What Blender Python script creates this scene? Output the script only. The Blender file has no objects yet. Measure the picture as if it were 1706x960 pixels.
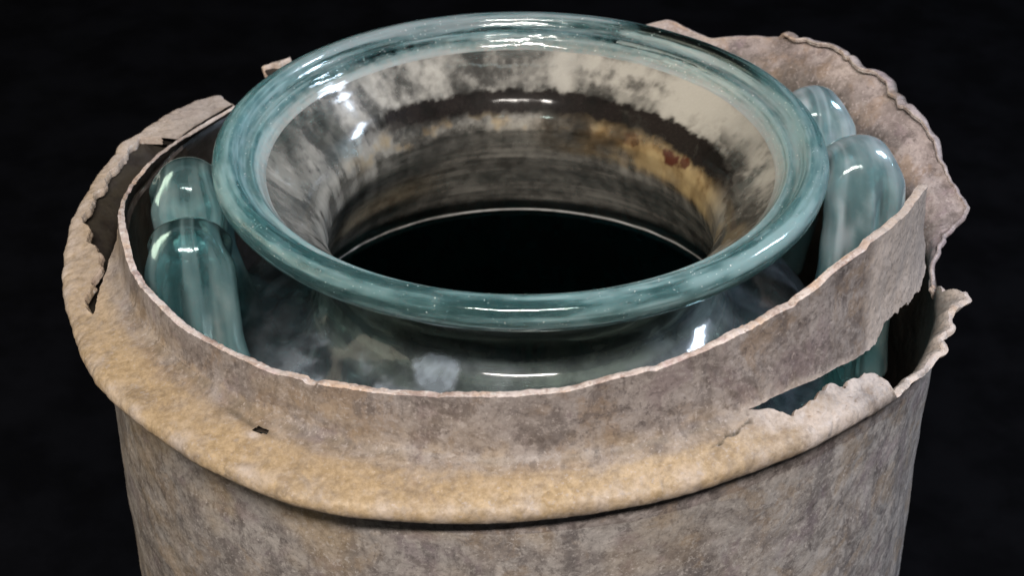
import bpy, math
import numpy as np

# ------------------------------------------------------------------ camera, world, light
C = bpy.context.scene.collection
sc = bpy.context.scene
S = 0.01            # everything below is laid out in centimetres
ZB = 26.0           # height of the mouth of the glass above the table, cm


def W(x, y, z):
    return (x * S, y * S, (z + ZB) * S)


cam_d = bpy.data.cameras.new("camera")
cam = bpy.data.objects.new("camera", cam_d)
C.objects.link(cam)
cam.location = W(-0.22, -36.910, 20.041)
cam.rotation_euler = (math.radians(90 - 33.65), 0, 0)
cam_d.sensor_width = 36.0
cam_d.lens = 60.0
cam_d.clip_start = 0.01
cam_d.clip_end = 50.0
cam_d.dof.use_dof = True
cam_d.dof.focus_distance = 0.385
cam_d.dof.aperture_fstop = 32.0
sc.camera = cam

world = bpy.data.worlds.new("World")
sc.world = world
world.use_nodes = True
world.node_tree.nodes["Background"].inputs[0].default_value = (0.9, 0.95, 1.0, 1)
world.node_tree.nodes["Background"].inputs[1].default_value = 0.045


def area(name, loc, target, sx, sy, power, col):
    d = bpy.data.lights.new(name, "AREA")
    d.shape = "RECTANGLE"
    d.size, d.size_y = sx, sy
    d.energy = power
    d.color = col
    o = bpy.data.objects.new(name, d)
    C.objects.link(o)
    o.location = W(*loc)
    from mathutils import Vector
    v = Vector(W(*target)) - o.location
    o.rotation_euler = v.to_track_quat("-Z", "Y").to_euler()
    return o


area("key_lamp", (0, -69, 69), (0, 0, -2), 0.46, 0.05, 11.6, (1.0, 0.93, 0.86))
area("window_lamp", (95, 25, 62), (0, 0, -2), 0.11, 0.30, 8.0, (0.70, 0.82, 1.0))
area("warm_fill", (-140, 5, 62), (0, 0, -4), 1.2, 1.2, 7.0, (1.0, 0.88, 0.66))  # soft fill added to brighten the left side of the flange

sc.render.engine = "CYCLES"
sc.view_settings.view_transform = "Standard"
sc.view_settings.look = "None"
sc.view_settings.exposure = 0.0
sc.view_settings.gamma = 1.0
sc.cycles.use_denoising = True
sc.cycles.max_bounces = 16
sc.cycles.transmission_bounces = 14
sc.cycles.transparent_max_bounces = 24


# ------------------------------------------------------------------ noise in numpy
def _hash(ix, iy, iz, seed):
    h = (ix * 374761393 + iy * 668265263 + iz * 2147483647 + seed * 974711) & 0xFFFFFFFF
    h = ((h ^ (h >> 13)) * 1274126177) & 0xFFFFFFFF
    h = ((h ^ (h >> 16)) * 2246822519) & 0xFFFFFFFF
    return ((h ^ (h >> 15)) & 0xFFFFFF) / float(0xFFFFFF)


def vnoise(x, y, z, seed=0):
    x, y, z = np.broadcast_arrays(np.asarray(x, float), np.asarray(y, float), np.asarray(z, float))
    ix, iy, iz = np.floor(x).astype(np.int64), np.floor(y).astype(np.int64), np.floor(z).astype(np.int64)
    fx, fy, fz = x - ix, y - iy, z - iz
    fx, fy, fz = [f * f * f * (f * (f * 6 - 15) + 10) for f in (fx, fy, fz)]
    r = 0
    for dx in (0, 1):
        for dy in (0, 1):
            for dz in (0, 1):
                w = (fx if dx else 1 - fx) * (fy if dy else 1 - fy) * (fz if dz else 1 - fz)
                r = r + w * _hash(ix + dx, iy + dy, iz + dz, seed)
    return r * 2 - 1


def fbm(x, y, z, octs=4, seed=0, gain=0.5):
    a, r, f, t = 1.0, 0, 1.0, 0
    for k in range(octs):
        r = r + a * vnoise(x * f + 17.3 * k, y * f - 9.1 * k, z * f + 4.7 * k, seed + k)
        t += a
        a *= gain
        f *= 2.03
    return r / t


def smooth(a, b, x):
    t = np.clip((np.asarray(x, float) - a) / (b - a), 0, 1)
    return t * t * (3 - 2 * t)


def band(x, a, b, w):
    return smooth(a - w, a + w, x) * (1 - smooth(b - w, b + w, x))


def ptab(th, tab):
    """periodic table lookup, theta in degrees"""
    a = np.array(tab, float)
    o = np.argsort(a[:, 0])
    a = a[o]
    return np.interp(np.asarray(th, float) % 360, a[:, 0], a[:, 1], period=360)


def softtab(th, tab, w=2.5):
    r = 0
    ks = np.linspace(-1, 1, 7)
    g = np.exp(-2 * ks * ks)
    for k, q in zip(ks, g):
        r = r + q * ptab(np.asarray(th) + k * w, tab)
    return r / g.sum()


# ------------------------------------------------------------------ mesh helpers
def build(name, verts, faces, mats, parent, fmat=None, normals=None, attrs=None, smooth_shade=True):
    me = bpy.data.meshes.new(name)
    v = np.asarray(verts, float).copy()
    v[:, 2] += ZB
    me.from_pydata((v * S).tolist(), [], [tuple(f) for f in faces])
    for m in mats:
        me.materials.append(m)
    me.polygons.foreach_set("use_smooth", [smooth_shade] * len(me.polygons))
    if fmat is not None:
        me.polygons.foreach_set("material_index", np.asarray(fmat, np.int32))
    if attrs:
        for k, a in attrs.items():
            at = me.attributes.new(k, "FLOAT", "POINT")
            at.data.foreach_set("value", np.asarray(a, np.float32))
    me.update()
    if normals is not None:
        me.normals_split_custom_set_from_vertices(np.asarray(normals, float).tolist())
    o = bpy.data.objects.new(name, me)
    C.objects.link(o)
    if parent is not None:
        o.parent = parent
    return o


def grid_faces(nr, nt, closed, off=0, flip=False):
    i = np.arange(nr - 1)[:, None]
    j = np.arange(nt if closed else nt - 1)[None, :]
    j2 = (j + 1) % nt
    f = np.stack([i * nt + j, i * nt + j2, (i + 1) * nt + j2, (i + 1) * nt + j], -1).reshape(-1, 4) + off
    return f[:, ::-1] if flip else f


def unit(v):
    return v / np.maximum(np.linalg.norm(v, axis=-1, keepdims=True), 1e-9)


class Sheet:
    """sheets of lead with thickness: collects several into one mesh"""

    def __init__(self):
        self.v, self.f, self.m, self.n, self.a, self.k = [], [], [], [], {}, 0

    def _add(self, v, f, m, n, attrs):
        self.v.append(v)
        self.f.append(f + self.k)
        self.m.append(np.full(len(f), m))
        self.n.append(n)
        for key, val in attrs.items():
            self.a.setdefault(key, []).append(val)
        self.k += len(v)

    def add(self, P, N, t, attrs, closed=False, lo=None, hi=None, ends=(True, True), keep=None, inner_clean=True):
        """P,N: (rows, cols, 3). rows run upward/outward, cols run with theta. lo / hi: bool per column, edge is open there"""
        nr, nt = P.shape[:2]
        t = np.broadcast_to(np.asarray(t, float), (nr, nt))[..., None]
        O = P + N * t / 2
        I = P - N * t / 2
        fl = lambda a: a.reshape(-1, a.shape[-1])
        A = {k: a.reshape(-1) for k, a in attrs.items()}
        fo, fi = grid_faces(nr, nt, closed), grid_faces(nr, nt, closed, flip=True)
        if keep is not None:
            kf = keep.reshape(-1)[fo].all(1)
            fo, fi = fo[kf], fi[kf]
        self._add(fl(O), fo, 0, fl(N), A)
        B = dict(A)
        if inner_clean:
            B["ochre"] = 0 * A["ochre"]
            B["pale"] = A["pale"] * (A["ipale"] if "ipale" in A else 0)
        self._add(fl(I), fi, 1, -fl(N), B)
        cols = np.arange(nt if closed else nt - 1)

        def strip(a, b, at, sel, flip, out):
            # a,b : (n,3) edge lines, out: outward direction of the broken edge; the break is laminated like the sheet
            n = len(a)
            M = 6
            idx = np.arange(n if sel is not None and closed else n - 1)
            if sel is not None:
                idx = idx[sel[idx]]
            if len(idx) == 0:
                return
            w = np.linspace(0, 1, M)[:, None, None]
            v = a[None] * (1 - w) + b[None] * w
            lay = fbm(v[..., 0] * 0.8 + w[..., 0] * 37, v[..., 1] * 0.8, v[..., 2] * 0.6 + w[..., 0] * 11, 4, 501)
            prof_ = np.sin(np.pi * w[..., 0])
            d_ = prof_ * (0.05 * lay + 0.02)
            v = v + out[None] * d_[..., None]
            v = v.reshape(-1, 3)
            j2 = (idx + 1) % n
            f = np.concatenate([np.stack([idx + q * n, idx + (q + 1) * n, j2 + (q + 1) * n, j2 + q * n], -1) for q in range(M - 1)])
            if flip:
                f = f[:, ::-1]
            self._add(v, f, 2, np.zeros_like(v), {k: np.tile(x, M) for k, x in at.items()})

        if lo is not None:
            strip(O[0], I[0], {k: a[0] for k, a in attrs.items()}, np.broadcast_to(lo, nt), False, unit(P[0] - P[1]))
        if hi is not None:
            strip(O[-1], I[-1], {k: a[-1] for k, a in attrs.items()}, np.broadcast_to(hi, nt), True, unit(P[-1] - P[-2]))
        if not closed:
            if ends[0]:
                strip(O[:, 0], I[:, 0], {k: a[:, 0] for k, a in attrs.items()}, None, True, unit(P[:, 0] - P[:, 1]))
            if ends[1]:
                strip(O[:, -1], I[:, -1], {k: a[:, -1] for k, a in attrs.items()}, None, False, unit(P[:, -1] - P[:, -2]))

    def build(self, name, mats, parent):
        return build(name, np.concatenate(self.v), np.concatenate(self.f), mats, parent,
                     np.concatenate(self.m), np.concatenate(self.n),
                     {k: np.concatenate(a) for k, a in self.a.items()})


# ------------------------------------------------------------------ materials
def new_mat(name):
    m = bpy.data.materials.new(name)
    m.use_nodes = True
    nt = m.node_tree
    nt.nodes.clear()
    out = nt.nodes.new("ShaderNodeOutputMaterial")
    return m, nt, out


class NT:
    def __init__(self, nt):
        self.nt = nt

    def n(self, typ, **kw):
        x = self.nt.nodes.new(typ)
        for k, v in kw.items():
            setattr(x, k, v)
        return x

    def link(self, a, b):
        self.nt.links.new(a, b)

    def val(self, sock, v):
        if isinstance(v, (int, float, tuple)):
            if isinstance(v, tuple) and len(v) == 3:
                v = v + (1,)
            sock.default_value = v
        else:
            self.link(v, sock)

    def coords(self, scale=100.0, sx=1, sy=1, sz=1):
        t = self.n("ShaderNodeTexCoord")
        m = self.n("ShaderNodeMapping")
        m.inputs["Scale"].default_value = (scale * sx, scale * sy, scale * sz)
        self.link(t.outputs["Object"], m.inputs["Vector"])
        return m.outputs[0]

    def noise(self, co, scale, detail=4, rough=0.55, dist=0.0):
        x = self.n("ShaderNodeTexNoise")
        self.link(co, x.inputs["Vector"])
        x.inputs["Scale"].default_value = scale
        x.inputs["Detail"].default_value = detail
        x.inputs["Roughness"].default_value = rough
        x.inputs["Distortion"].default_value = dist
        return x.outputs["Fac"]

    def attr(self, name):
        a = self.n("ShaderNodeAttribute")
        a.attribute_name = name
        return a.outputs["Fac"]

    def ramp(self, fac, a, b, c0=0.0, c1=1.0):
        x = self.n("ShaderNodeMapRange", interpolation_type="SMOOTHSTEP")
        self.link(fac, x.inputs[0])
        x.inputs[1].default_value = a
        x.inputs[2].default_value = b
        x.inputs[3].default_value = c0
        x.inputs[4].default_value = c1
        return x.outputs[0]

    def math(self, op, a, b=0.0, clamp=False):
        x = self.n("ShaderNodeMath", operation=op)
        x.use_clamp = clamp
        self.val(x.inputs[0], a)
        self.val(x.inputs[1], b)
        return x.outputs[0]

    def mix(self, fac, a, b, blend="MIX"):
        x = self.n("ShaderNodeMix", data_type="RGBA", blend_type=blend)
        x.clamp_factor = True
        self.val(x.inputs[0], fac)
        self.val(x.inputs[6], a)
        self.val(x.inputs[7], b)
        return x.outputs[2]

    def bump(self, h, strength, dist):
        x = self.n("ShaderNodeBump")
        x.inputs["Strength"].default_value = strength
        x.inputs["Distance"].default_value = dist
        self.link(h, x.inputs["Height"])
        return x.outputs[0]


def lead_mat(name, base, pale, dark, ochre_c=(0.35, 0.25, 0.14), bump=0.20):
    m, nt, out = new_mat(name)
    k = NT(nt)
    co = k.coords()
    big = k.noise(co, 0.45, 4, 0.6, 0.4)
    mid = k.noise(co, 1.5, 6, 0.68, 0.4)
    fine = k.noise(co, 6.0, 6, 0.75)
    grain = k.noise(co, 13.0, 5, 0.8)
    vert = k.noise(k.coords(100, 1, 1, 0.28), 1.5, 5, 0.62, 0.3)
    blot = k.noise(co, 0.95, 6, 0.66, 0.6)
    blot2 = k.noise(co, 1.25, 6, 0.70, 0.9)
    hue = k.noise(co, 0.7, 5, 0.62, 0.5)
    cloud = k.noise(co, 2.6, 6, 0.72, 0.4)
    c = k.mix(k.ramp(blot, 0.38, 0.60), base, pale)
    c = k.mix(k.math("MULTIPLY", k.ramp(vert, 0.52, 0.62), 0.58), c, dark)
    c = k.mix(k.math("MULTIPLY", k.ramp(hue, 0.52, 0.62), 0.55), c, tuple(b * q for b, q in zip(base, (1.30, 1.10, 0.82))))
    c = k.mix(k.math("MULTIPLY", k.ramp(hue, 0.46, 0.36), 0.55), c, tuple(b * q for b, q in zip(base, (1.02, 0.93, 1.06))))
    c = k.mix(k.math("MULTIPLY", k.ramp(blot2, 0.53, 0.62), 0.75), c, tuple(b * 0.5 + d * 0.5 for b, d in zip(base, dark)))
    c = k.mix(k.math("MULTIPLY", k.ramp(cloud, 0.545, 0.61), 0.62), c, pale)
    c = k.mix(k.math("MULTIPLY", k.ramp(cloud, 0.435, 0.37), 0.55), c, dark)
    c = k.mix(k.math("MULTIPLY", k.ramp(fine, 0.53, 0.63), 0.34), c, tuple(min(0.8, x * 1.12) for x in pale))
    c = k.mix(k.math("MULTIPLY", k.ramp(fine, 0.46, 0.38), 0.34), c, dark)
    och = k.math("MULTIPLY", k.attr("ochre"), k.ramp(mid, 0.30, 0.60, 0.50, 1.0))
    oc = k.mix(k.ramp(fine, 0.36, 0.66), ochre_c, tuple(min(1, x * q) for x, q in zip(ochre_c, (1.5, 1.55, 1.7))))
    oc = k.mix(k.math("MULTIPLY", k.ramp(mid, 0.52, 0.66), 0.5), oc, (0.47, 0.355, 0.235))
    c = k.mix(och, c, oc)
    c = k.mix(k.math("MULTIPLY", k.attr("pale"), k.ramp(fine, 0.3, 0.6, 0.5, 1.0)), c, (0.56, 0.48, 0.43))
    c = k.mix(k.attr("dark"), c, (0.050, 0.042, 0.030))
    gm = k.ramp(grain, 0.30, 0.70, 0.80, 1.20)
    c = k.mix(1.0, c, k.mix(gm, (0, 0, 0), (1, 1, 1)), "MULTIPLY")
    spk = k.math("MULTIPLY", k.ramp(grain, 0.60, 0.68), k.ramp(mid, 0.48, 0.6))
    c = k.mix(k.math("MULTIPLY", spk, 0.55), c, (0.08, 0.06, 0.05))
    spk2 = k.ramp(k.noise(co, 12.0, 3, 0.6), 0.66, 0.73)
    c = k.mix(k.math("MULTIPLY", spk2, 0.55), c, tuple(min(0.8, x * 1.7) for x in pale))
    drift = k.ramp(k.noise(co, 0.5, 3, 0.5), 0.42, 0.60)
    s1 = k.math("MULTIPLY", k.ramp(k.noise(co, 8.5, 3, 0.6, 0.3), 0.585, 0.635), k.math("ADD", 0.02, k.math("MULTIPLY", drift, 0.40)))
    s1 = k.math("MULTIPLY", s1, k.math("SUBTRACT", 1.0, k.math("MULTIPLY", k.attr("ochre"), 0.85), True))
    c = k.mix(s1, c, tuple(d * 0.75 for d in dark))
    s2 = k.math("MULTIPLY", k.ramp(k.noise(co, 9.5, 3, 0.6, 0.3), 0.60, 0.64), k.math("SUBTRACT", 0.45, k.math("MULTIPLY", drift, 0.25)))
    c = k.mix(s2, c, tuple(min(0.8, x * 1.35) for x in pale))
    h_sp = k.math("SUBTRACT", s2, s1)
    p = k.n("ShaderNodeBsdfPrincipled")
    k.link(c, p.inputs["Base Color"])
    p.inputs["Roughness"].default_value = 0.50
    p.inputs["Specular IOR Level"].default_value = 0.45
    h = k.math("ADD", k.math("MULTIPLY", fine, 0.28), k.math("MULTIPLY", grain, 0.16))
    h = k.math("ADD", h, k.math("MULTIPLY", k.noise(co, 1.5, 3, 0.5), 1.2))
    h = k.math("ADD", h, k.math("MULTIPLY", k.ramp(cloud, 0.545, 0.60), 0.22))
    h = k.math("SUBTRACT", h, k.math("MULTIPLY", spk, 0.4))
    h = k.math("ADD", h, k.math("MULTIPLY", h_sp, 0.25))
    k.link(k.bump(h, bump, 0.0014), p.inputs["Normal"])
    k.link(p.outputs[0], out.inputs[0])
    return m


LEAD = lead_mat("weathered_lead", (0.20, 0.168, 0.155), (0.335, 0.295, 0.28), (0.085, 0.070, 0.068))
LEAD_WALL = lead_mat("lead_wall", (0.25, 0.222, 0.212), (0.43, 0.395, 0.375), (0.11, 0.095, 0.095))  # greyer lead, with the wall's stronger lighting painted into its lightness
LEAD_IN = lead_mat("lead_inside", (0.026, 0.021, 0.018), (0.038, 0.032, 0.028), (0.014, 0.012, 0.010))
LEAD_EDGE = lead_mat("lead_fracture", (0.52, 0.42, 0.38), (0.70, 0.61, 0.57), (0.26, 0.16, 0.12), bump=0.35)
LEAD_PINK = lead_mat("lead_pinkish", (0.30, 0.248, 0.245), (0.47, 0.40, 0.395), (0.14, 0.115, 0.11))


def thin_glass_mat():
    m, nt, out = new_mat("thin_glass")
    k = NT(nt)
    co = k.coords()
    tr = k.n("ShaderNodeBsdfTransparent")
    tr.inputs[0].default_value = (0.72, 0.84, 0.83, 1)
    gl = k.n("ShaderNodeBsdfGlossy")
    gl.inputs[0].default_value = (1, 1, 1, 1)
    gl.inputs["Roughness"].default_value = 0.10
    nfine = k.noise(co, 6.0, 4, 0.65)
    nmid = k.noise(co, 1.6, 4, 0.6)
    b = k.bump(k.noise(co, 0.9, 3, 0.5), 0.04, 0.003)
    k.link(b, gl.inputs["Normal"])
    fr = k.n("ShaderNodeFresnel")
    fr.inputs[0].default_value = 1.5
    g = k.n("ShaderNodeMixShader")
    k.link(fr.outputs[0], g.inputs[0])
    k.link(tr.outputs[0], g.inputs[1])
    k.link(gl.outputs[0], g.inputs[2])
    # diffuse film on the glass: weathering crust, dark and bluish tints, painted edge highlight
    rad = k.attr("tone")
    vfine = k.noise(co, 16.0, 4, 0.7)
    cream = k.mix(k.ramp(rad, 0.2, 0.8), (0.13, 0.12, 0.105), (0.40, 0.38, 0.335))
    cream = k.mix(k.math("MULTIPLY", k.ramp(vfine, 0.45, 0.7), 0.25), cream, (0.50, 0.48, 0.44))
    c = k.mix(k.attr("ochre"), cream, k.mix(k.ramp(rad, 0.2, 0.8), (0.24, 0.14, 0.05), (0.46, 0.34, 0.17)))
    c = k.mix(k.attr("blue"), c, (0.42, 0.50, 0.60))
    c = k.mix(k.attr("darkfilm"), c, k.mix(k.ramp(vfine, 0.45, 0.72), (0.012, 0.009, 0.008), (0.022, 0.017, 0.014)))
    c = k.mix(k.attr("rust"), c, (0.085, 0.022, 0.01))
    c = k.mix(k.attr("teal"), c, (0.035, 0.17, 0.18))
    c = k.mix(k.attr("gleam"), c, (0.8, 0.8, 0.78))
    p = k.n("ShaderNodeBsdfPrincipled")
    k.link(c, p.inputs["Base Color"])
    p.inputs["Roughness"].default_value = 0.5
    k.link(k.ramp(k.attr("darkfilm"), 0.2, 0.9, 0.35, 0.02), p.inputs["Coat Weight"])
    p.inputs["Coat Roughness"].default_value = 0.10
    k.link(k.ramp(k.attr("darkfilm"), 0.2, 0.9, 0.4, 0.08), p.inputs["Specular IOR Level"])
    hb = k.math("ADD", k.math("MULTIPLY", vfine, 0.3), k.math("MULTIPLY", nmid, 1.2))
    k.link(k.bump(hb, 0.16, 0.0012), p.inputs["Normal"])
    fac = k.math("MULTIPLY", k.attr("film"), k.ramp(rad, 0.15, 0.6, 0.55, 1.05), True)
    mx = k.n("ShaderNodeMixShader")
    k.link(fac, mx.inputs[0])
    k.link(g.outputs[0], mx.inputs[1])
    k.link(p.outputs[0], mx.inputs[2])
    k.link(mx.outputs[0], out.inputs[0])
    return m


def thick_glass_mat(name, milk1, milk2, tint, clear, veil=(0.45, 0.55, 0.55), sss=0.5, haze=0.03, glint=0.70, veil2=(0.37, 0.42, 0.44)):
    """thick blue-green glass: part clear (refracting), part milky; 'film' adds a pale veil of weathering"""
    m, nt, out = new_mat(name)
    k = NT(nt)
    co = k.coords()
    n1 = k.attr("tone")
    n2 = k.noise(co, 5.0, 5, 0.7)
    n3 = k.noise(co, 17.0, 2, 0.5)
    c = k.mix(k.ramp(n1, 0.25, 0.75), milk1, milk2)
    c = k.mix(k.math("MULTIPLY", k.ramp(n2, 0.52, 0.74), 0.28), c, veil)
    c = k.mix(k.math("MULTIPLY", k.attr("film"), k.ramp(n2, 0.3, 0.6, 0.6, 1.0)), c, (0.47, 0.46, 0.42))
    c = k.mix(k.math("MULTIPLY", k.attr("veil"), k.ramp(n1, 0.3, 0.6, 0.5, 1.0)), c, veil2)
    c = k.mix(k.math("MULTIPLY", k.attr("darkfilm"), 1.0), c, (0.02, 0.025, 0.025))
    spk = k.ramp(n3, glint, glint + 0.04)
    c = k.mix(spk, c, (0.8, 0.82, 0.8))
    h = k.math("ADD", n1, k.math("MULTIPLY", n2, 0.10))
    h = k.math("ADD", h, k.math("MULTIPLY", k.ramp(n3, 0.68, 0.76), 0.08))
    b = k.bump(h, 0.22, 0.0015)
    p = k.n("ShaderNodeBsdfPrincipled")
    k.link(c, p.inputs["Base Color"])
    p.inputs["Roughness"].default_value = 0.08
    p.inputs["IOR"].default_value = 1.5
    p.inputs["Subsurface Weight"].default_value = sss
    p.inputs["Subsurface Radius"].default_value = (0.35, 1.0, 1.0)
    p.inputs["Subsurface Scale"].default_value = 0.004
    k.link(b, p.inputs["Normal"])
    g = k.n("ShaderNodeBsdfGlass")
    g.inputs[0].default_value = tint + (1,)
    g.inputs["Roughness"].default_value = haze
    g.inputs["IOR"].default_value = 1.5
    k.link(b, g.inputs["Normal"])
    t = k.math("MULTIPLY", k.ramp(n1, 0.25, 0.75, 1.25, 0.75), k.math("MULTIPLY", k.attr("clear"), clear))
    t = k.math("MULTIPLY", t, k.math("SUBTRACT", 1.0, k.math("MULTIPLY", k.attr("film"), 0.85)))
    t = k.math("MULTIPLY", t, k.math("SUBTRACT", 1.0, k.math("MULTIPLY", k.attr("veil"), 0.6)))
    t = k.math("MULTIPLY", t, k.math("SUBTRACT", 1.0, spk), True)
    mx = k.n("ShaderNodeMixShader")
    k.link(t, mx.inputs[0])
    k.link(p.outputs[0], mx.inputs[1])
    k.link(g.outputs[0], mx.inputs[2])
    k.link(mx.outputs[0], out.inputs[0])
    return m


THIN = thin_glass_mat()
RIMG = thick_glass_mat("rim_glass", (0.12, 0.35, 0.38), (0.43, 0.65, 0.68), (0.80, 0.94, 0.94), 0.74)
HANDG = thick_glass_mat("handle_glass", (0.09, 0.215, 0.23), (0.235, 0.365, 0.38), (0.60, 0.88, 0.90), 0.66, veil=(0.36, 0.48, 0.50), haze=0.12, glint=0.80, veil2=(0.44, 0.51, 0.56))


def black_mat(name, col, rough):
    m, nt, out = new_mat(name)
    k = NT(nt)
    co = k.coords(1.0)
    c = k.mix(k.ramp(k.noise(co, 30.0, 5, 0.6), 0.35, 0.65), tuple(x * 0.7 for x in col), tuple(x * 1.3 for x in col))
    p = k.n("ShaderNodeBsdfPrincipled")
    k.link(c, p.inputs["Base Color"])
    p.inputs["Roughness"].default_value = rough
    p.inputs["Specular IOR Level"].default_value = 0.02
    k.link(p.outputs[0], out.inputs[0])
    return m


BLACK = black_mat("black_cloth", (0.0009, 0.0009, 0.0012), 0.95)
BLACK2 = black_mat("black_shelf", (0.0030, 0.0031, 0.0040), 0.85)


# ------------------------------------------------------------------ surface below, backdrop behind
def slab(name, x0, x1, y0, y1, z0, z1, mat):
    v = [(x, y, z) for z in (z0, z1) for y in (y0, y1) for x in (x0, x1)]
    f = [(0, 2, 3, 1), (4, 5, 7, 6), (0, 1, 5, 4), (1, 3, 7, 5), (3, 2, 6, 7), (2, 0, 4, 6)]
    o = build(name, v, f, [mat], None, smooth_shade=False)
    o["kind"] = "structure"
    return o


slab("tabletop", -120, 120, -70, 95, -ZB - 4, -ZB, BLACK2)
slab("backdrop", -200, 200, 96, 100, -ZB - 4, 140, BLACK)


# ------------------------------------------------------------------ the lead urn
def thing(name, label, cat):
    o = bpy.data.objects.new(name, None)
    C.objects.link(o)
    o["label"] = label
    o["category"] = cat
    return o


lead = thing("lead_urn", "weathered grey lead container with torn rim and ochre flange, around the glass jar", "urn")

# flange lip: outer radius and height round the circle
RF = [(-178, 11.26), (-168, 11.28), (-158, 11.28), (-144, 11.36), (-134, 11.38), (-124, 11.44), (-116, 11.42), (-108, 11.36),
      (-100, 11.2), (-92, 11.06), (-84, 10.98), (-74, 10.94), (-64, 10.90), (-55, 10.88), (-44, 10.84), (-36, 10.74), (-28, 10.80),
      (-20, 10.84), (-14, 10.95), (-6, 10.8), (5, 11.3), (60, 11.3), (100, 11.2), (125, 11.3), (129.5, 11.45), (135, 11.4), (141, 10.6), (143, 10.9), (145, 11.15), (155, 11.3), (161, 11.4), (172, 11.3)]
ZL = [(-178, -2.72), (-150, -2.68), (-124, -2.66), (-108, -2.68), (-92, -2.64), (-75, -2.42), (-62, -2.25), (-50, -2.32), (-42, -2.50),
      (-30, -2.95), (-15, -2.85), (0, -2.85), (40, -2.7), (80, -2.6), (127, -2.42), (142, -2.48), (150, -2.45), (161, -2.45), (172, -2.62)]
# top edge of the collar
UT = [(-180, -1.62), (-172, -1.34), (-165, -1.2), (-158, -1.28), (-152, -1.34), (-142, -1.19), (-135, -1.18), (-128, -1.10),
      (-122, -1.03), (-116, -0.98), (-110, -0.85), (-102, -0.72), (-95, -0.62), (-88, -0.52), (-81, -0.34), (-73.5, -0.14),
      (-67.4, 0.05), (-59, 0.39), (-53.4, 0.53), (-47.1, 0.80), (-42.5, 0.86), (-41.8, 0.99), (-38.5, 0.96), (-32.2, 0.87), (-26, 0.74), (-21.7, 0.62),
      (-20.6, 0.1), (-18, -0.7), (-16, -1.36), (-12, -2.3), (0, -2.3), (126, -2.3), (143, -2.34), (146, -2.34), (150, -2.3), (154.6, -2.22), (164, -1.98), (173.6, -1.75)]
# lower torn edge of the collar on the right (height)
LT = [(-70, -3.0), (-62, -2.5), (-59.5, -2.23), (-57.7, -2.14), (-55.7, -1.98), (-52.6, -1.83), (-50.5, -1.86), (-48.9, -1.97), (-46.4, -1.82), (-43.3, -1.9),
      (-38.9, -1.83), (-36.2, -1.80), (-35.6, -1.70), (-31.6, -1.73), (-28.1, -1.79), (-24.2, -1.99), (-20, -2.28), (-16.2, -2.63)]


def wrap(th):
    return (np.asarray(th, float) + 180) % 360 - 180


def master_raw(th, s):
    """flange and collar profile: s=0 wall below the flange, 3 lip, 6 foot of the collar, 9 above its highest tip"""
    th = np.asarray(th, float)
    rf = softtab(th, RF, 1.2)
    wq = wrap(th)
    for c_, a_, q_ in ((-14.8, 0.22, 1.3), (-18.3, -0.10, 0.9), (-21.8, 0.12, 1.0), (-24.2, -0.08, 0.7), (-26.6, 0.13, 0.9), (-32, 0.05, 1.2), (-36, -0.05, 1.0)):
        rf = rf + a_ * np.exp(-((wq - c_) / q_) ** 2)
    zl = softtab(th, ZL)
    hf = 1 - 0.82 * band(np.asarray(th, float) % 360, 120, 172, 14)
    one = np.ones_like(rf)
    r = [10.5 * one, 10.5 * one, 10.52 * one, 10.46 + (rf - 10.46) * 0.62, rf, rf - 0.035, 10.05 + (rf - 10.05) * 0.50, 9.99 * one,
         9.83 * one, 9.74 * one, 9.70 * one, 9.70 * one]
    z = [zl - 1.45, zl - 0.95, zl - 0.52, zl - 0.22, zl - 0.11, zl + 0.13 * hf, zl + 0.31 * hf, zl + 0.60 * hf,
         zl + 0.5 + 0.75 * hf, zl + 2.2, 1.6 * one, 2.6 * one]
    R = np.stack(r)
    Z = np.stack(z)
    u = np.clip(s, 0, 9 - 1e-6)
    i = np.floor(u).astype(int)
    f = u - i
    c = np.arange(R.shape[1])[None, :] * np.ones_like(i)

    def cr(A):
        p0, p1, p2, p3 = A[i, c], A[i + 1, c], A[i + 2, c], A[i + 3, c]
        return 0.5 * ((2 * p1) + (p2 - p0) * f + (2 * p0 - 5 * p1 + 4 * p2 - p3) * f * f + (3 * p1 - p0 - 3 * p2 + p3) * f ** 3)

    return cr(R), cr(Z)


def rough(P, amp=1.0):
    x, y, z = P[..., 0], P[..., 1], P[..., 2]
    a = 0.085 * fbm(x * 0.28, y * 0.28, z * 0.28, 3, 5) + 0.035 * fbm(x * 1.3, y * 1.3, z * 1.3, 4, 11) + 0.010 * fbm(x * 7, y * 7, z * 7, 3, 23)
    return a * amp


def to_xyz(th, r, z):
    t = np.radians(th)
    return np.stack([r * np.cos(t), r * np.sin(t), z], -1)


def master(th, s):
    th2 = np.broadcast_to(th[None, :], s.shape)
    r, z = master_raw(th, s)
    P = to_xyz(th2, r, z)
    lip = np.exp(-((s - 4.2) / 1.4) ** 2)
    d = rough(P) * (1 + 0.9 * lip)
    d = d + 0.05 * lip * fbm(P[..., 0] * 2.4, P[..., 1] * 2.4, P[..., 2] * 2.4, 3, 77)
    P2 = to_xyz(th2, r + d, z + 0.5 * d * lip)
    return P2


def normals_of(fn, th, s, dt=0.15, ds=0.02):
    a = fn(th + dt, s) - fn(th - dt, s)
    b = fn(th, s + ds) - fn(th, s - ds)
    n = np.cross(a, b)
    return n / np.maximum(np.linalg.norm(n, axis=-1, keepdims=True), 1e-9)


def jag(th, seed, amp, f=0.5, gain=0.62):
    t = np.radians(wrap(th))
    x, y = np.cos(t) * 60 * f, np.sin(t) * 60 * f
    return amp * fbm(x, y, 0 * x + seed, 4, seed, gain)


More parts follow.
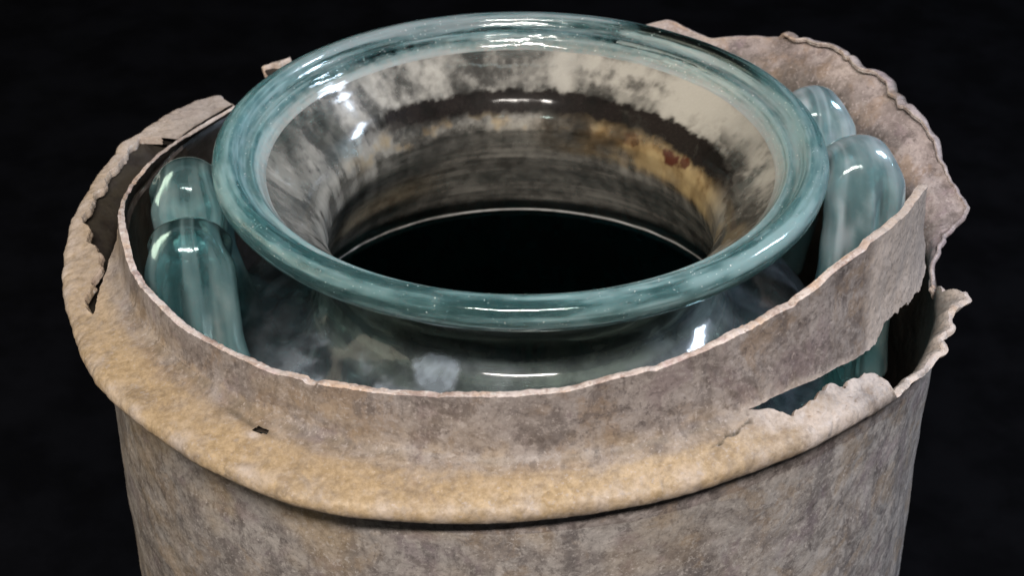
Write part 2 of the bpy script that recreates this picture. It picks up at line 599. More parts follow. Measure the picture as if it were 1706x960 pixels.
def s_of_z(th, z):
    ss = np.linspace(4, 9, 260)
    S2 = np.repeat(ss[:, None], len(th), 1)
    _, Z = master_raw(th, S2)
    return np.array([np.interp(z[j], Z[:, j], ss) for j in range(len(th))])


def rows(lo, hi, n):
    k = np.linspace(0, 1, n)[:, None]
    return lo[None, :] * (1 - k) + hi[None, :] * k


def lead_attrs(P, th, s=None):
    x, y, z = P[..., 0], P[..., 1], P[..., 2]
    w = wrap(np.broadcast_to(th[None, :], x.shape))
    n = fbm(x * 0.7, y * 0.7, z * 0.9, 4, 41)
    n2 = fbm(x * 1.8, y * 1.8, z * 2.2, 4, 52)
    front = np.maximum(smooth(-40, -75, w), (w > 60) * smooth(140, 172, w))
    if s is None:
        o = 0.30 * smooth(-0.1, 0.5, n) * smooth(-45, -90, w)
        o = o + 0.5 * smooth(-0.5, 0.3, n) * smooth(-6.2, -3.5, z) * smooth(-80, -120, w)
        pa = 0.2 * smooth(0.1, 0.5, n2)
        dk = 0.0 * x
    else:
        o = band(s, 2.9, 5.6, 0.9) * front * smooth(-0.95, -0.1, n + 0.15) * (1 - smooth(5.2, 5.75, s + 0.25 * n2))
        o = np.maximum(o, 0.42 * band(s, 5.0, 7.3, 0.7) * smooth(-0.35, 0.4, n) * smooth(-75, -120, w))
        o = np.maximum(o, 0.40 * band(s, 5.0, 6.6, 0.6) * front * smooth(-0.3, 0.4, n2))
        o = np.maximum(o, 0.45 * band(s, 3.0, 6, 0.8) * smooth(-40, -60, w) * (w < 0) * smooth(-0.4, 0.2, n2))
        pa = 0.55 * band(s, 3.2, 4.6, 0.6) * smooth(-0.2, 0.5, n2) * front
        pa = pa + 0.75 * band(w, -63, -38, 3) * band(s, 3.0, 6.3, 0.5) * smooth(-0.5, 0.2, n2)
        pa = pa + 0.6 * band(w, 120, 166, 6) * smooth(2.5, 4, s)
        lw = np.maximum(smooth(150, 168, w), smooth(-140, -175, w))
        pa = pa + 0.45 * lw * band(s, 3, 6, 0.6)
        pa = pa + 0.9 * band(w, -41, -8, 2) * smooth(0.6, 2.2, s + 0.5 * n2)
        crs = 0.30 * band(s, 5.65, 6.0, 0.12) * front * smooth(-0.4, 0.3, n2) * (w < 0)
        dk = crs + 0.85 * band(s, 1.0, 2.35, 0.4) * front * smooth(-0.5, 0.3, n2)  # crease dirt, plus shade painted in under the lip
    return {"ochre": np.clip(o, 0, 1), "pale": np.clip(pa, 0, 1), "dark": np.clip(dk, 0, 1)}


LEADM = [LEAD, LEAD_IN, LEAD_EDGE]
T = 0.17
NT_ALL = 1500

# --- body wall, all round, with its floor
th = np.linspace(-180, 180, 900, endpoint=False)


def wall_fn(th, k):
    zl = softtab(th, ZL)
    zt = zl - 0.95
    th2 = np.broadcast_to(th[None, :], k.shape)
    z = -ZB + 0.1 + (zt[None, :] + ZB - 0.1) * k
    r = 10.5 + 0.0 * z
    P = to_xyz(th2, r, z)
    d = rough(P) + 0.10 * fbm(P[..., 0] * 0.12, P[..., 1] * 0.12, P[..., 2] * 0.12, 2, 91) * smooth(1.0, 0.9, k)
    return to_xyz(th2, r + d, z)


kk = np.concatenate([np.linspace(0, 0.55, 24, endpoint=False), np.linspace(0.55, 1, 110)])
K = np.repeat(kk[:, None], len(th), 1)
P = wall_fn(th, K)
a = wall_fn(th + 0.15, K) - wall_fn(th - 0.15, K)
b = wall_fn(th, K + 0.002) - wall_fn(th, K - 0.002)
N = np.cross(a, b)
N /= np.linalg.norm(N, axis=-1, keepdims=True)
sh = Sheet()
sh.add(P, N, T, lead_attrs(P, th), closed=True, lo=np.ones(len(th), bool), hi=None)
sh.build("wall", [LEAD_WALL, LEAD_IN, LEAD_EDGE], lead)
nf = 96
tt = np.linspace(0, 2 * np.pi, nf, endpoint=False)
fv = np.concatenate([np.stack([q * np.cos(tt), q * np.sin(tt), 0 * tt + z], -1) for q, z in ((10.35, -ZB + 0.06), (10.35, -ZB + 0.4))])
ff = [tuple(range(nf))[::-1], tuple(range(nf, 2 * nf))] + [(i, (i + 1) % nf, nf + (i + 1) % nf, nf + i) for i in range(nf)]
build("floor", fv, ff, [LEAD_IN], lead, attrs={q: np.zeros(2 * nf) for q in ("ochre", "pale", "dark")}, smooth_shade=False)

# --- flange: from behind the mouth on the left, round the front to the torn gap on the right
th = np.linspace(68, 350, 1500)
w = wrap(th)
hi = np.full(len(th), 6.0)
# left crack: the flange ends in a narrow strip
CRK = [(150, 6), (157, 6.0), (158.2, 4.2), (163, 4.3), (174, 4.4), (181, 4.6), (187, 4.95), (191, 5.15), (194, 5.10), (197, 4.92), (200, 4.62), (202, 4.55), (203.3, 4.62), (204.5, 4.66)]


def seam(th):
    return np.interp(th, [188, 193, 197, 201, 203.6, 208, 216], [6, 5.62, 5.3, 4.98, 4.68, 5.1, 6])


cr = np.interp(th, [c[0] for c in CRK], [c[1] for c in CRK]) + jag(th, 31, 0.34, 0.34, 0.5) * band(th, 159, 200, 1.5)
crack = (th > 157.4) & (th < 203.4)
hi = np.where(crack, np.minimum(cr, seam(th) - 0.02), seam(th))
# right crack and broken chunk, then the bare torn wall
CH = [(-62.5, 6.0), (-61, 5.8), (-57, 5.5), (-53, 5.3), (-50, 5.35), (-46.5, 5.45), (-44.3, 5.2), (-43, 4.6), (-42, 3.4), (-41, 2.9), (-36, 2.75), (-31, 2.9),
      (-27.5, 3.05), (-25.5, 3.2), (-24.2, 2.6), (-23, 2.8), (-21, 2.95), (-19, 2.5), (-17.5, 3.1), (-15.5, 3.4), (-13.5, 3.2), (-12.3, 1.6), (-11, 1.4), (-10, 1.2)]
chv = np.interp(w, [c[0] for c in CH], [c[1] for c in CH]) + jag(th, 47, 0.65, 0.32, 0.5) * band(w, -59, -12, 2)
gap = (w > -62.3) & (w < 0)
hi = np.where(gap, np.clip(chv, 0.6, 5.97), hi)
bk = np.interp(th, [68, 126.2, 126.8, 129.6, 131.4, 132, 140.6, 141.6, 142.6, 143.5], [0.6, 0.6, 3.9, 4.4, 3.6, 0.7, 0.7, 3.2, 4.5, 6.0])
backcut = th < 143.4
hi = np.where(backcut, np.minimum(bk + jag(th, 61, 0.4, 0.6), 5.97), hi)
Sg = rows(np.zeros(len(th)), hi, 96)
P = master(th, Sg)
N = normals_of(master, th, Sg)
# fractured chunk is crusty
cz = band(np.broadcast_to(w[None, :], Sg.shape), -60, -42, 2) * smooth(3, 4.5, Sg)
P = P + N * (0.16 * cz * (0.4 + fbm(P[..., 0] * 2.6, P[..., 1] * 2.6, P[..., 2] * 2.6, 4, 63)))[..., None]
tk = T * (1 + 0.25 * smooth(3, 4, Sg))
wg = np.broadcast_to(w[None, :], Sg.shape)
hn = 0.25 * fbm(P[..., 0] * 5, P[..., 1] * 5, P[..., 2] * 5, 3, 88)
hole = ((wg + 121.6) / 0.85) ** 2 + ((Sg - 5.42 - 0.04 * (wg + 121.6)) / 0.07) ** 2 < 1.0 + hn * 1.5
crease = np.exp(-((Sg - 5.42 - 0.10 * (wg + 121.6) * 0 + 0.02 * (wg + 121.6)) / 0.10) ** 2) * band(wg, -127.5, -120, 1.2)
hair = np.exp(-((Sg - 5.45 - 0.07 * (wg + 63) - 0.8 * hn) / 0.055) ** 2) * band(wg, -68.5, -62.5, 0.5)
P = P - N * (0.05 * crease + 0.10 * hair)[..., None]
sh = Sheet()
at = lead_attrs(P, th, Sg)
at["ipale"] = band(wg, -43, -6, 1)
at["dark"] = np.clip(np.maximum(at["dark"], np.maximum(0.55 * crease, 0.9 * hair)), 0, 1)
at["pale"] = np.clip(at["pale"] + 0.9 * 1.6 * np.exp(-((wg + 121.9) / 0.9) ** 2 - ((Sg - 5.2) / 0.12) ** 2), 0, 1)
sh.add(P, N, tk, at, lo=None, hi=(crack | gap | backcut), keep=~hole)
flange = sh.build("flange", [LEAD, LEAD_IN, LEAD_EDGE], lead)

# --- collar: foot of the flange up to the torn upper edge
th = np.linspace(143, 344.6, 1500)
w = wrap(th)
low = seam(th)
lz = np.interp(w, [c[0] for c in LT], [c[1] for c in LT]) + jag(th, 12, 0.20, 0.45)
gap2 = (w > -62.3) & (w < 0)
low_gap = s_of_z(th, lz)
low = np.where(gap2, np.maximum(low_gap, 6.0 + 0.16 * smooth(-62.3, -58, w)), low)
upz = ptab(th, UT) + jag(th, 3, 0.075, 0.16, 0.48) + jag(th, 8, 0.010, 1.1) - 0.05 * smooth(0.25, 0.6, jag(th, 9, 1.0, 0.3))
up = s_of_z(th, upz)
up = np.maximum(up, low + 0.05)
Sg = rows(low, up, 70)
P = master(th, Sg)
N = normals_of(master, th, Sg)
crack = (th > 157.4) & (th < 203.4)
sh = Sheet()
at = lead_attrs(P, th, Sg)
tkc = 0.19 - 0.10 * band(np.broadcast_to(th[None, :], P.shape[:2]), 100, 190, 8) + 0.05 * fbm(P[..., 0] * 0.9, P[..., 1] * 0.9, P[..., 2] * 0.9, 2, 15)
sh.add(P, N, tkc, at, lo=(crack | gap2), hi=np.ones(len(th), bool))
# the sheet goes on down behind the crack on the left
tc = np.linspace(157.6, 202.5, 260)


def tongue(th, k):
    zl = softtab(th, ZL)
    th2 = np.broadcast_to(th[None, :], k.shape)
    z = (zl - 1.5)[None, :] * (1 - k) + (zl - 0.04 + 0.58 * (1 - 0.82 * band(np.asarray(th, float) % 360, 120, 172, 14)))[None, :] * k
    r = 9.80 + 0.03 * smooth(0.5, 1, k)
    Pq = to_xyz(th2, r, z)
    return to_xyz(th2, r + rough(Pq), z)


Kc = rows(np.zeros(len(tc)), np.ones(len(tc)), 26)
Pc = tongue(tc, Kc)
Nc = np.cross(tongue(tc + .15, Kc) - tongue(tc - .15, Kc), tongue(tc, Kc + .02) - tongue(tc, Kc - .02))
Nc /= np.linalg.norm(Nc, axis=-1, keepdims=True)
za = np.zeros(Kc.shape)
sh.add(Pc, Nc, 0.12, {"ochre": za, "pale": za, "dark": 0.10 + 0.6 * (1 - Kc)}, lo=np.ones(len(tc), bool), hi=None, ends=(False, False))  # darkens downward: the shade inside the crack is painted on
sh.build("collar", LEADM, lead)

# --- the flared sheet at the back right, with its folded lip
BE = [(-9, 10.45, -3.35), (-6, 10.42, -3.05), (-3, 10.6, -2.95), (1, 10.98, -3.0), (3.5, 11.5, -2.85), (5, 11.62, -2.72), (8, 11.52, -2.45), (14, 11.45, -2.25),
      (19, 11.42, -1.82), (25, 11.4, -1.6), (31, 11.4, -1.42), (38, 11.4, -1.25), (43, 11.4, -1.42), (48, 11.4, -1.62), (54, 11.32, -1.95), (61, 11.3, -2.05), (67, 11.3, -1.9), (75, 11.25, -2.1)]
th = np.linspace(-9.5, 73, 560)
bt = [c[0] for c in BE]


def back_fn(th, s):
    jr = jag(th, 21, 0.16, 0.12, 0.42) + jag(th, 22, 0.012, 0.9) - 0.10 * smooth(0.2, 0.5, jag(th, 24, 1.0, 0.16))
    re = np.interp(th, bt, [c[1] for c in BE]) + jr
    ze = np.interp(th, bt, [c[2] for c in BE]) + 0.5 * jr
    zl = softtab(th, ZL) - 0.95
    curl = smooth(8, 22, th) * (1 - smooth(47.5, 49, th)) * 0.75
    one = np.ones_like(re)
    q = re - 10.45
    R = np.stack([10.5 * one, 10.5 * one, 10.42 + 0.05 * q, 10.42 + 0.14 * q, 10.42 + 0.42 * q, 10.45 + 0.80 * q, re, re + 0.12 * curl, re + 0.05 * curl - 0.01, re - 0.16 * curl - 0.02, re - 0.24 * curl - 0.03])
    Z = np.stack([zl - 0.6, zl, zl + (ze - zl) * 0.33, zl + (ze - zl) * 0.58, zl + (ze - zl) * 0.80, zl + (ze - zl) * 0.93, ze, ze + 0.12 * curl + 0.01, ze + 0.26 * curl + 0.02, ze + 0.30 * curl + 0.03, ze + 0.22 * curl])
    u = np.clip(s, 0, 8 - 1e-6)
    i = np.floor(u).astype(int)
    f = u - i
    c = np.arange(R.shape[1])[None, :] * np.ones_like(i)

    def cr(A):
        p0, p1, p2, p3 = A[i, c], A[i + 1, c], A[i + 2, c], A[i + 3, c]
        return 0.5 * ((2 * p1) + (p2 - p0) * f + (2 * p0 - 5 * p1 + 4 * p2 - p3) * f * f + (3 * p1 - p0 - 3 * p2 + p3) * f ** 3)

    r, z = cr(R), cr(Z)
    th2 = np.broadcast_to(th[None, :], s.shape)
    P = to_xyz(th2, r, z)
    d = rough(P) * (1 - 0.75 * smooth(4, 6, s)) + 0.32 * smooth(1, 4, s) * fbm(P[..., 0] * 0.6, P[..., 1] * 0.9, P[..., 2] * 0.9, 3, 33)
    return to_xyz(th2, r + d, z + 0.4 * d)


Sg = rows(np.zeros(len(th)), np.full(len(th), 7.95), 72)
P = back_fn(th, Sg)
N = normals_of(back_fn, th, Sg)
sh = Sheet()
x, y, z = P[..., 0], P[..., 1], P[..., 2]
n = fbm(x * 0.8, y * 0.8, z * 0.8, 4, 71)
at = {"ochre": 0.15 * smooth(0, 0.5, n), "pale": 0.35 * smooth(-0.2, 0.5, n) * smooth(2.5, 5, Sg),
      "dark": np.clip((1 - smooth(0.6, 3.6, Sg + 2.2 * n)) * 0.85 + 0.35 * smooth(0.05, 0.45, fbm(x * 0.5, y * 0.5, z * 0.9, 4, 72)) + 0.5 * band(Sg, 6.0, 7.2, 0.4) * smooth(18, 26, np.broadcast_to(th[None, :], Sg.shape)), 0, 1)}  # shading painted in: dark towards the interior and in patches
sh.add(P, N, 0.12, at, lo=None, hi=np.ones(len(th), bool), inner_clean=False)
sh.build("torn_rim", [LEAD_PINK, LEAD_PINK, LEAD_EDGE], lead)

# ------------------------------------------------------------------ the glass urn
glass = thing("glass_urn", "blue-green glass jar with wide folded mouth and two looped handles, inside the lead container", "jar")

# closed profile (r, z): outer side from the mouth down, then the inner side back up
OUT = [(7.07, 0.005), (7.16, -0.01), (7.30, -0.05), (7.44, -0.14), (7.51, -0.32), (7.48, -0.52), (7.38, -0.70), (7.20, -0.86), (6.92, -1.00), (6.55, -1.14),
       (6.10, -1.38), (5.62, -1.72), (5.27, -2.10), (5.09, -2.36), (5.05, -2.60), (5.07, -2.86), (5.13, -3.12), (5.28, -3.40), (5.66, -3.72), (6.25, -4.08), (7.05, -4.62),
       (7.85, -5.5), (8.5, -6.7), (8.82, -8.0), (8.9, -10.0), (8.85, -13.0), (8.5, -17.0), (7.6, -21.0), (6.4, -23.6), (5.2, -24.6), (4.2, -25.0), (3.0, -25.2), (0.0, -25.2)]
INN = [(0.0, -24.8), (3.0, -24.7), (5.0, -24.1), (6.2, -23.2), (7.3, -20.8), (8.2, -17.0), (8.6, -13.0), (8.65, -10.0), (8.55, -8.1), (8.2, -7.0), (7.6, -6.8), (6.9, -6.35),
       (6.3, -6.1), (5.95, -5.9), (5.78, -5.65), (5.68, -5.35), (5.52, -4.85), (5.25, -4.15), (5.03, -3.55), (4.90, -3.12), (4.87, -2.8), (4.90, -2.5), (5.02, -2.12), (5.25, -1.75), (5.62, -1.36),
       (6.0, -0.98), (6.30, -0.66), (6.44, -0.46), (6.52, -0.34), (6.60, -0.31), (6.72, -0.32), (6.83, -0.26), (6.90, -0.13), (6.98, -0.03), (7.07, 0.005)]


def chaikin_spline(pts, step):
    p = np.array(pts, float)
    q = np.concatenate([[2 * p[0] - p[1]], p, [2 * p[-1] - p[-2]]])
    out = []
    for i in range(len(p) - 1):
        L = np.linalg.norm(p[i + 1] - p[i])
        n = max(2, int(np.ceil(L / step(0.5 * (p[i] + p[i + 1])))))
        for f in np.arange(n) / n:
            p0, p1, p2, p3 = q[i], q[i + 1], q[i + 2], q[i + 3]
            out.append(0.5 * ((2 * p1) + (p2 - p0) * f + (2 * p0 - 5 * p1 + 4 * p2 - p3) * f * f + (3 * p1 - p0 - 3 * p2 + p3) * f ** 3))
    out.append(p[-1])
    return np.array(out)


stp = lambda p: 0.055 if p[1] > -6.2 else 0.3
prof_o = chaikin_spline(OUT, stp)
prof_i = chaikin_spline(INN, stp)
prof_o[:, 0] = np.maximum(prof_o[:, 0], 0.0)
prof_i[:, 0] = np.maximum(prof_i[:, 0], 0.0)
prof = np.concatenate([prof_o, prof_i[1:]])
side = np.concatenate([np.zeros(len(prof_o)), np.ones(len(prof_i) - 1)])      # 0 outside, 1 inside
tan = np.gradient(prof, axis=0)
tan[0] = tan[-1] = (prof[1] - prof[-2])
NTG = 720
thg = np.linspace(-180, 180, NTG, endpoint=False)
TH = np.broadcast_to(thg[None, :], (len(prof), NTG))
R = prof[:, :1] * np.ones((1, NTG))
Zg = prof[:, 1:] * np.ones((1, NTG))


def wobble(th, r, z):
    t = np.radians(th)
    c, s_ = np.cos(t), np.sin(t)
    near = smooth(-8, -4, z)
    return near * (0.05 * fbm(c * 1.3, s_ * 1.3, z * 0.15, 2, 201) + 0.010 * fbm(c * 5, s_ * 5, z * 0.4, 2, 202)) + 0.015 * np.cos(2 * t + 0.6) * near


d = wobble(TH, R, Zg) * np.minimum(R / 4, 1)
# fine rings left by the turning on the mouth
rg = fbm(0 * R + 0.5 * np.cos(np.radians(TH)), 0.5 * np.sin(np.radians(TH)), R * 6.0 + Zg * 6.0, 3, 19)
ringz = 0.028 * rg * side[:, None] * smooth(-1.1, -0.6, Zg)
# faint tooling rings on the way down
d = d + 0.008 * np.sin(Zg * 9 + 0.5 * fbm(np.cos(np.radians(TH)), np.sin(np.radians(TH)), Zg * 0.3, 2, 7)) * (side[:, None] * smooth(-5, -4, Zg) * smooth(-0.8, -1.6, Zg))
RR = R + d
ZZ = Zg + ringz + 0.5 * wobble(TH + 40, R, Zg)
PG = to_xyz(TH, RR, ZZ)
ga = np.roll(PG, -1, 1) - np.roll(PG, 1, 1)
gb = np.gradient(PG, axis=0)
gb[0] = gb[-1] = PG[1] - PG[-2]
NG = np.cross(gb, ga)
ln = np.linalg.norm(NG, axis=-1, keepdims=True)
NG = np.where(ln > 1e-9, NG / np.maximum(ln, 1e-9), np.array([0, 0, -1.0]) * np.where(side[:, None, None] > 0, -1, 1))

x, y, z = PG[..., 0], PG[..., 1], PG[..., 2]
n1 = fbm(x * 0.8, y * 0.8, z * 0.8, 4, 301)
n2 = fbm(x * 2.4, y * 2.4, z * 2.4, 4, 302)
tr = np.radians(TH)
streak = fbm(np.cos(tr) * 14, np.sin(tr) * 14, z * 0.7, 4, 303)       # runs down the wall
ring = fbm(np.cos(tr) * 1.6, np.sin(tr) * 1.6, z * 4.5, 4, 304)       # runs round the wall
WT = wrap(TH)
back = band(WT, 20, 150, 14)
right = band(WT, -30, 75, 14)
left = np.maximum(smooth(120, 150, WT), 1 - smooth(-160, -120, WT))
inside = side[:, None] * np.ones_like(TH)
outside = 1 - inside
zj = z + 0.07 * n2 + 0.04 * streak + 0.07 * fbm(x * 7, y * 7, z * 7, 3, 356)
fun = inside * band(zj, -2.55, -0.62, 0.10)
neck = inside * (1 - smooth(-2.62, -2.38, z)) * smooth(-5.3, -5.1, z + 0.40 * np.sin(tr))
film = fun * np.clip(0.70 + 0.5 * n1 + 0.15 * streak, 0.3, 1)
film = np.maximum(film, inside * band(zj, -1.35, -0.6, 0.08) * band(WT, 15, 80, 12) * 0.95)
film = film * (1 - 0.45 * left * smooth(-0.1, 0.4, streak + 0.5 * n2))
film = np.maximum(film, neck * (1 - 0.55 * band(WT, 118, 205, 12)) * (0.42 + 0.22 * smooth(-0.35, 0.45, ring)) * (1 - 0.94 * band(z + 0.40 * np.sin(tr), -5.3, -4.74, 0.14)))
film = np.maximum(film, neck * right * band(z, -3.6, -2.4, 0.4) * (0.4 + 0.6 * smooth(-0.3, 0.4, streak)))
line = inside * band(z + 0.40 * np.sin(tr), -5.24, -5.15, 0.02) * band(WT, 4, 168, 5) * smooth(-0.9, -0.2, streak + 0.4)  # highlight on the neck's lower inner edge, painted as a pale line
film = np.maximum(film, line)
darkband = inside * smooth(-2.30, -1.88, zj + 0.05 * streak) * (1 - smooth(-1.60, -1.46, zj)) * band(WT + 10 * n2, 3, 138, 8)  # ragged dark band round the back of the funnel
darkfilm = np.clip(darkband * (1.15 + 0.3 * n1), 0, 1)
darkfilm = np.maximum(darkfilm, 0.5 * inside * band(zj, -3.0, -2.45, 0.2) * band(WT, 45, 160, 20) * smooth(-0.3, 0.4, ring + 0.2))
darkfilm = np.maximum(darkfilm, 0.8 * fun * left * smooth(0.12, 0.5, n2) * 0.6)
darkfilm = np.maximum(darkfilm, 0.75 * inside * band(zj, -1.95, -1.2, 0.2) * band(WT, -5, 30, 8) * smooth(0.0, 0.35, n2))
ochre = 1.0 * inside * band(zj, -3.1, -1.85, 0.22) * band(WT, 4, 76, 14) * smooth(-0.5, 0.3, n1 + 0.15)
ochre = np.maximum(ochre, 0.6 * inside * band(zj, -2.5, -1.9, 0.2) * band(WT, 70, 150, 15) * smooth(0.0, 0.4, n2))
ochre = np.maximum(ochre, 0.7 * inside * band(zj, -3.3, -1.9, 0.4) * band(WT, -30, 12, 8) * smooth(-0.1, 0.4, streak))
ochre = np.maximum(ochre, 0.5 * neck * band(WT, 120, 160, 10) * band(z, -4.5, -3.6, 0.3))


def spot(az, zc, rad):
    dd = np.sqrt((RR * np.radians(wrap(TH - az))) ** 2 + ((z - zc) * 1.25) ** 2) + 0.22 * n2 + 0.10 * fbm(x * 7, y * 7, z * 7, 3, 377)
    return inside * (1 - smooth(rad * 0.6, rad, dd)) * (z > -3)


rust = np.maximum(spot(36, -2.32, 0.36), np.maximum(0.9 * spot(29, -2.2, 0.22), 0.5 * spot(52, -2.3, 0.25)))
film = np.maximum(film, 0.85 * ochre)
# outside of the neck and shoulder: a thin bluish film in drifting patches
sh_o = outside * band(z, -5.6, -2.9, 0.3)
drift = fbm(x * 0.9 + y * 0.5, y * 0.9, z * 1.6, 4, 310)
blu = sh_o * smooth(-0.15, 0.40, drift + 0.35 * n2) * band(WT, -150, -108, 12)
patch = outside * (1 - smooth(0.28, 0.46, np.sqrt((R * np.radians(wrap(TH + 111))) ** 2 * 0.55 + ((z + 3.5) * 1.25) ** 2) + 0.22 * n2))
blue = np.clip(np.maximum(np.maximum(blu, patch), 0.75 * sh_o), 0, 1)
film = np.maximum(film, blu * 0.45)
film = np.maximum(film, patch * 0.55)
film = np.maximum(film, sh_o * (0.07 + 0.10 * smooth(-0.3, 0.5, drift)))
film = np.maximum(film, outside * band(z, -2.6, -1.15, 0.2) * 0.25 * smooth(-0.3, 0.4, n1))
film = np.clip(np.maximum(film, np.maximum(darkfilm * 0.95, rust * 0.95)), 0, 1)
rimfilm = np.clip(inside * smooth(-0.24, -0.66, zj) * (0.85 + 0.15 * n2) + 0.35 * outside * band(z, -1.1, -0.78, 0.1) * smooth(-0.2, 0.4, n2), 0, 1)
rimveil = np.clip(0.9 * band(WT, 20, 150, 25) * smooth(-0.3, 0.4, ring) * smooth(-1.2, -0.5, z) + 0.35 * band(WT, -30, 40, 20), 0, 1)
rtone = np.clip(0.5 + 0.75 * fbm(np.cos(tr) * 1.5, np.sin(tr) * 1.5, z * 4.5 + R * 4.5, 5, 340, 0.66) + 0.10 * n2, 0, 1)
rclear = np.clip(0.92 + 0.45 * band(WT, 25, 150, 22) + 0.25 * outside * band(z, -1.2, -0.75, 0.1) - 0.1 * left, 0, 1.5)
rimdark = 0.6 * outside * band(z, -0.78, -0.5, 0.08) * smooth(0.35, 0.6, fbm(x * 4, y * 4, z * 9, 3, 330))
tone = np.clip(0.42 + 0.40 * streak * (0.25 + left + 0.3 * right) + 0.38 * n1 + 0.30 * n2 + 0.22 * fbm(x * 6, y * 6, z * 6, 4, 355) + 0.35 * ring * neck, 0, 1)
lowfun = inside * band(z, -2.95, -1.9, 0.25) * np.maximum(left, band(WT, -60, 8, 10))
tone = tone + 0.28 * lowfun
film = np.clip(np.maximum(film, lowfun * (0.65 + 0.3 * streak)), 0, 1)
darkfilm = darkfilm * (1 - 0.8 * lowfun)
tone = np.clip(tone * (1 - 0.45 * neck) + 0.22 * neck + inside * (0.30 * band(zj, -1.0, -0.5, 0.1) + 0.16 * band(zj, -1.5, -0.9, 0.15)) * band(WT, 12, 85, 10), 0, 1)
teal = outside * (1 - smooth(-5.9, -5.2, z))
film = np.maximum(film, 0.75 * teal)
attrs = {"film": film, "darkfilm": darkfilm, "ochre": ochre, "blue": blue, "rust": rust, "gleam": line * np.clip(0.75 + 0.5 * np.cos(tr - 0.9) + 0.5 * n2, 0.25, 1), "tone": tone, "teal": teal}


def part(name, sel_rows, mat, extra=None):
    """rows are consecutive indices of the closed profile"""
    nr = len(sel_rows)
    Pv = PG[sel_rows].reshape(-1, 3)
    Nv = NG[sel_rows].reshape(-1, 3)
    f = grid_faces(nr, NTG, True, flip=True)
    A = {k: (extra or attrs)[k][sel_rows].reshape(-1) for k in (extra or attrs)}
    return build(name, Pv, f, [mat], glass, normals=Nv, attrs=A)


no = len(prof_o)
np_ = len(prof)
i_under = int(np.argmin(np.abs(prof_o[:, 1] + 1.10)))                     # rim ends below its roll
i_sh = int(np.argmin(np.abs(prof_o[:, 1] + 5.2)))
inn_idx = np.arange(no, np_)
j_rim = no + int(np.argmin(np.abs(prof[no:, 1] + 0.72)))
j_sh = no + int(np.argmin(np.abs(prof[no:, 1] + 6.0)))
rim_rows = list(range(j_rim, np_)) + list(range(1, i_under + 1))
neck_out = list(range(i_under, i_sh + 1))
body_rows = list(range(i_sh, j_sh + 1))
neck_in = list(range(j_sh, j_rim + 1))
part("mouth_rim", rim_rows, RIMG, {"film": rimfilm, "darkfilm": rimdark, "veil": rimveil, "tone": rtone, "clear": rclear})
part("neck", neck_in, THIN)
part("shoulder", neck_out, THIN)
part("body", body_rows, THIN)


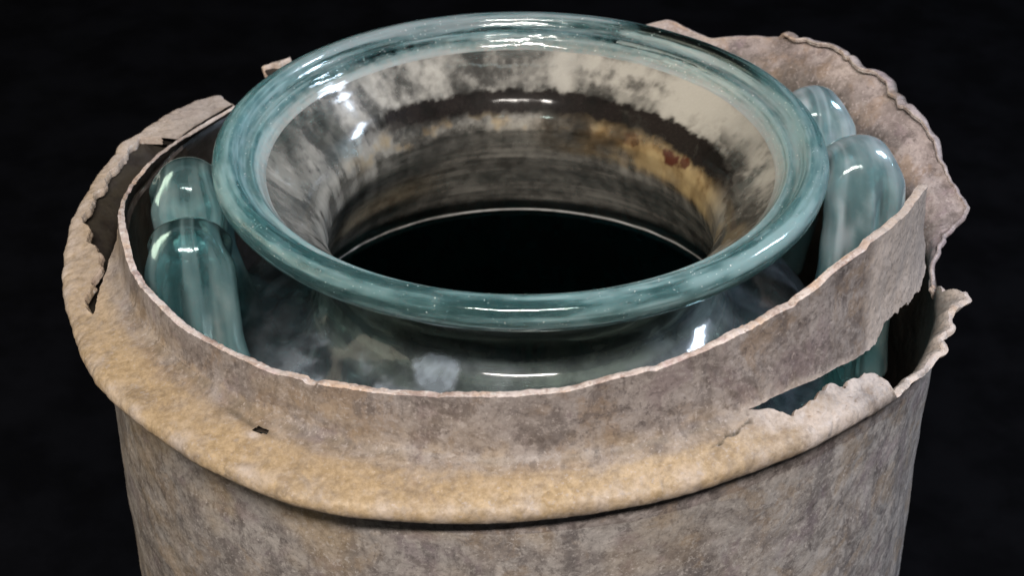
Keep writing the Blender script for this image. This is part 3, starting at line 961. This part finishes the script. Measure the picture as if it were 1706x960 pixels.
# handles: a strap that rises from the shoulder, loops twice like an M and drops back
def handle(az, rc, tc, ztop, veil, fs, hump=1.42):
    p = [(-hump - 1.35, -6.9), (-hump - 1.15, -6.0), (-hump - 0.95, -5.0), (-hump - 0.78, -3.9), (-hump - 0.66, ztop - 1.45), (-hump - 0.52, ztop - 0.82), (-hump - 0.28, ztop - 0.50), (-hump, ztop - 0.40),
         (-hump + 0.30, ztop - 0.52), (-hump + 0.56, ztop - 0.86), (-hump + 0.78, ztop - 1.3), (-0.42, ztop - 1.75), (0, ztop - 1.95), (0.42, ztop - 1.75), (hump - 0.78, ztop - 1.3), (hump - 0.56, ztop - 0.86), (hump - 0.30, ztop - 0.52),
         (hump, ztop - 0.40), (hump + 0.28, ztop - 0.50), (hump + 0.52, ztop - 0.82), (hump + 0.66, ztop - 1.45), (hump + 0.78, -3.9), (hump + 0.95, -5.0), (hump + 1.15, -6.0), (hump + 1.35, -6.9)]
    c = chaikin_spline(p, lambda q: 0.10)
    t = np.gradient(c, axis=0)
    t /= np.linalg.norm(t, axis=1, keepdims=True)
    nn = np.stack([-t[:, 1], t[:, 0]], -1)              # left normal: outward of the loop (up on the humps)
    m = len(c)
    q = 64
    ph = np.linspace(0, 2 * np.pi, q, endpoint=False)
    cs, sn = np.cos(ph), np.sin(ph)
    e = 1.0
    cx = np.sign(cs) * np.abs(cs) ** e
    cy = np.sign(sn) * np.abs(sn) ** e
    wid = 1.08 + 0.20 * smooth(-3.5, -6.5, c[:, 1])
    for sg in (-1, 1):
        near = np.exp(-((c[:, 0] - sg * hump) / 0.50) ** 2) * smooth(ztop - 1.0, ztop - 0.5, c[:, 1])
        wid = wid * (1 - (0.24 if sg == fs else 0.32) * near)
    wid = wid * (1 - 0.30 * np.exp(-(c[:, 0] / 0.62) ** 2)) * (1 - 0.06 * (c[:, 0] * fs < 0))
    bulb = sum(np.exp(-((c[:, 0] - sg * hump) / 0.5) ** 2) * smooth(ztop - 1.0, ztop - 0.5, c[:, 1]) for sg in (-1, 1))
    thk = 0.44 + 0.14 * bulb + 0.06 * np.sin(np.arange(m) * 0.05) + 0.1 * smooth(-3.5, -6.5, c[:, 1])
    rib = 0.13 * np.cos(cx * 2.6 * np.pi + 0.5)[None, :] * smooth(ztop - 0.45, ztop - 1.5, c[:, 1])[:, None]
    wx = wid[:, None] * cx[None, :]
    wy = (thk[:, None] + rib) * cy[None, :]
    tloc = c[:, :1] + nn[:, :1] * wy
    zloc = c[:, 1:] + nn[:, 1:] * wy
    rloc = rc + wx - 0.35 * smooth(-3.4, -6.5, zloc)
    A = math.radians(az)
    er = np.array([math.cos(A), math.sin(A), 0])
    et = np.array([-math.sin(A), math.cos(A), 0])
    Pv = rloc[..., None] * er + (tloc + tc)[..., None] * et + zloc[..., None] * np.array([0, 0, 1.0])
    dd = 0.05 * fbm(Pv[..., 0] * 0.9, Pv[..., 1] * 0.9, Pv[..., 2] * 0.9, 3, 401)
    Pv = Pv + dd[..., None] * (er * cx[None, :, None])
    f = grid_faces(m, q, True).tolist()
    f += [tuple(range(q))[::-1], tuple(range((m - 1) * q, m * q))]
    xx, yy, zz_ = Pv[..., 0], Pv[..., 1], Pv[..., 2]
    fl = 0.5 * smooth(0.05, 0.5, fbm(xx * 1.5, yy * 1.5, zz_ * 0.5, 4, 405))
    lz_ = np.repeat((np.cumsum(np.linalg.norm(np.diff(c, axis=0, prepend=c[:1]), axis=1)))[:, None], q, 1)
    tone = np.clip(0.5 + 0.5 * fbm(cx[None, :] * 3.5 + 0 * lz_, cy[None, :] * 2 + 0 * lz_, lz_ * 0.25, 4, 411) + 0.2 * fbm(xx, yy, zz_, 3, 412), 0, 1)
    clr = 1.0 + 0.08 * smooth(ztop - 0.9, ztop - 0.2, zz_) - 0.15 * smooth(-3, -5, zz_)
    return build("handle", Pv.reshape(-1, 3), f, [HANDG], glass, attrs={"film": 0.5 * fl.reshape(-1), "darkfilm": 0 * fl.reshape(-1), "veil": (veil * (0.6 + fl) * smooth(-4.2, -2.4, zz_)).reshape(-1), "tone": tone.reshape(-1), "clear": clr.reshape(-1)})


handle(189, 8.22, 0.0, -1.0, 0.08, 1)
handle(14, 8.42, 0.05, -0.66, 1.0, -1)  # full veil paints the bluish light from the right into this handle
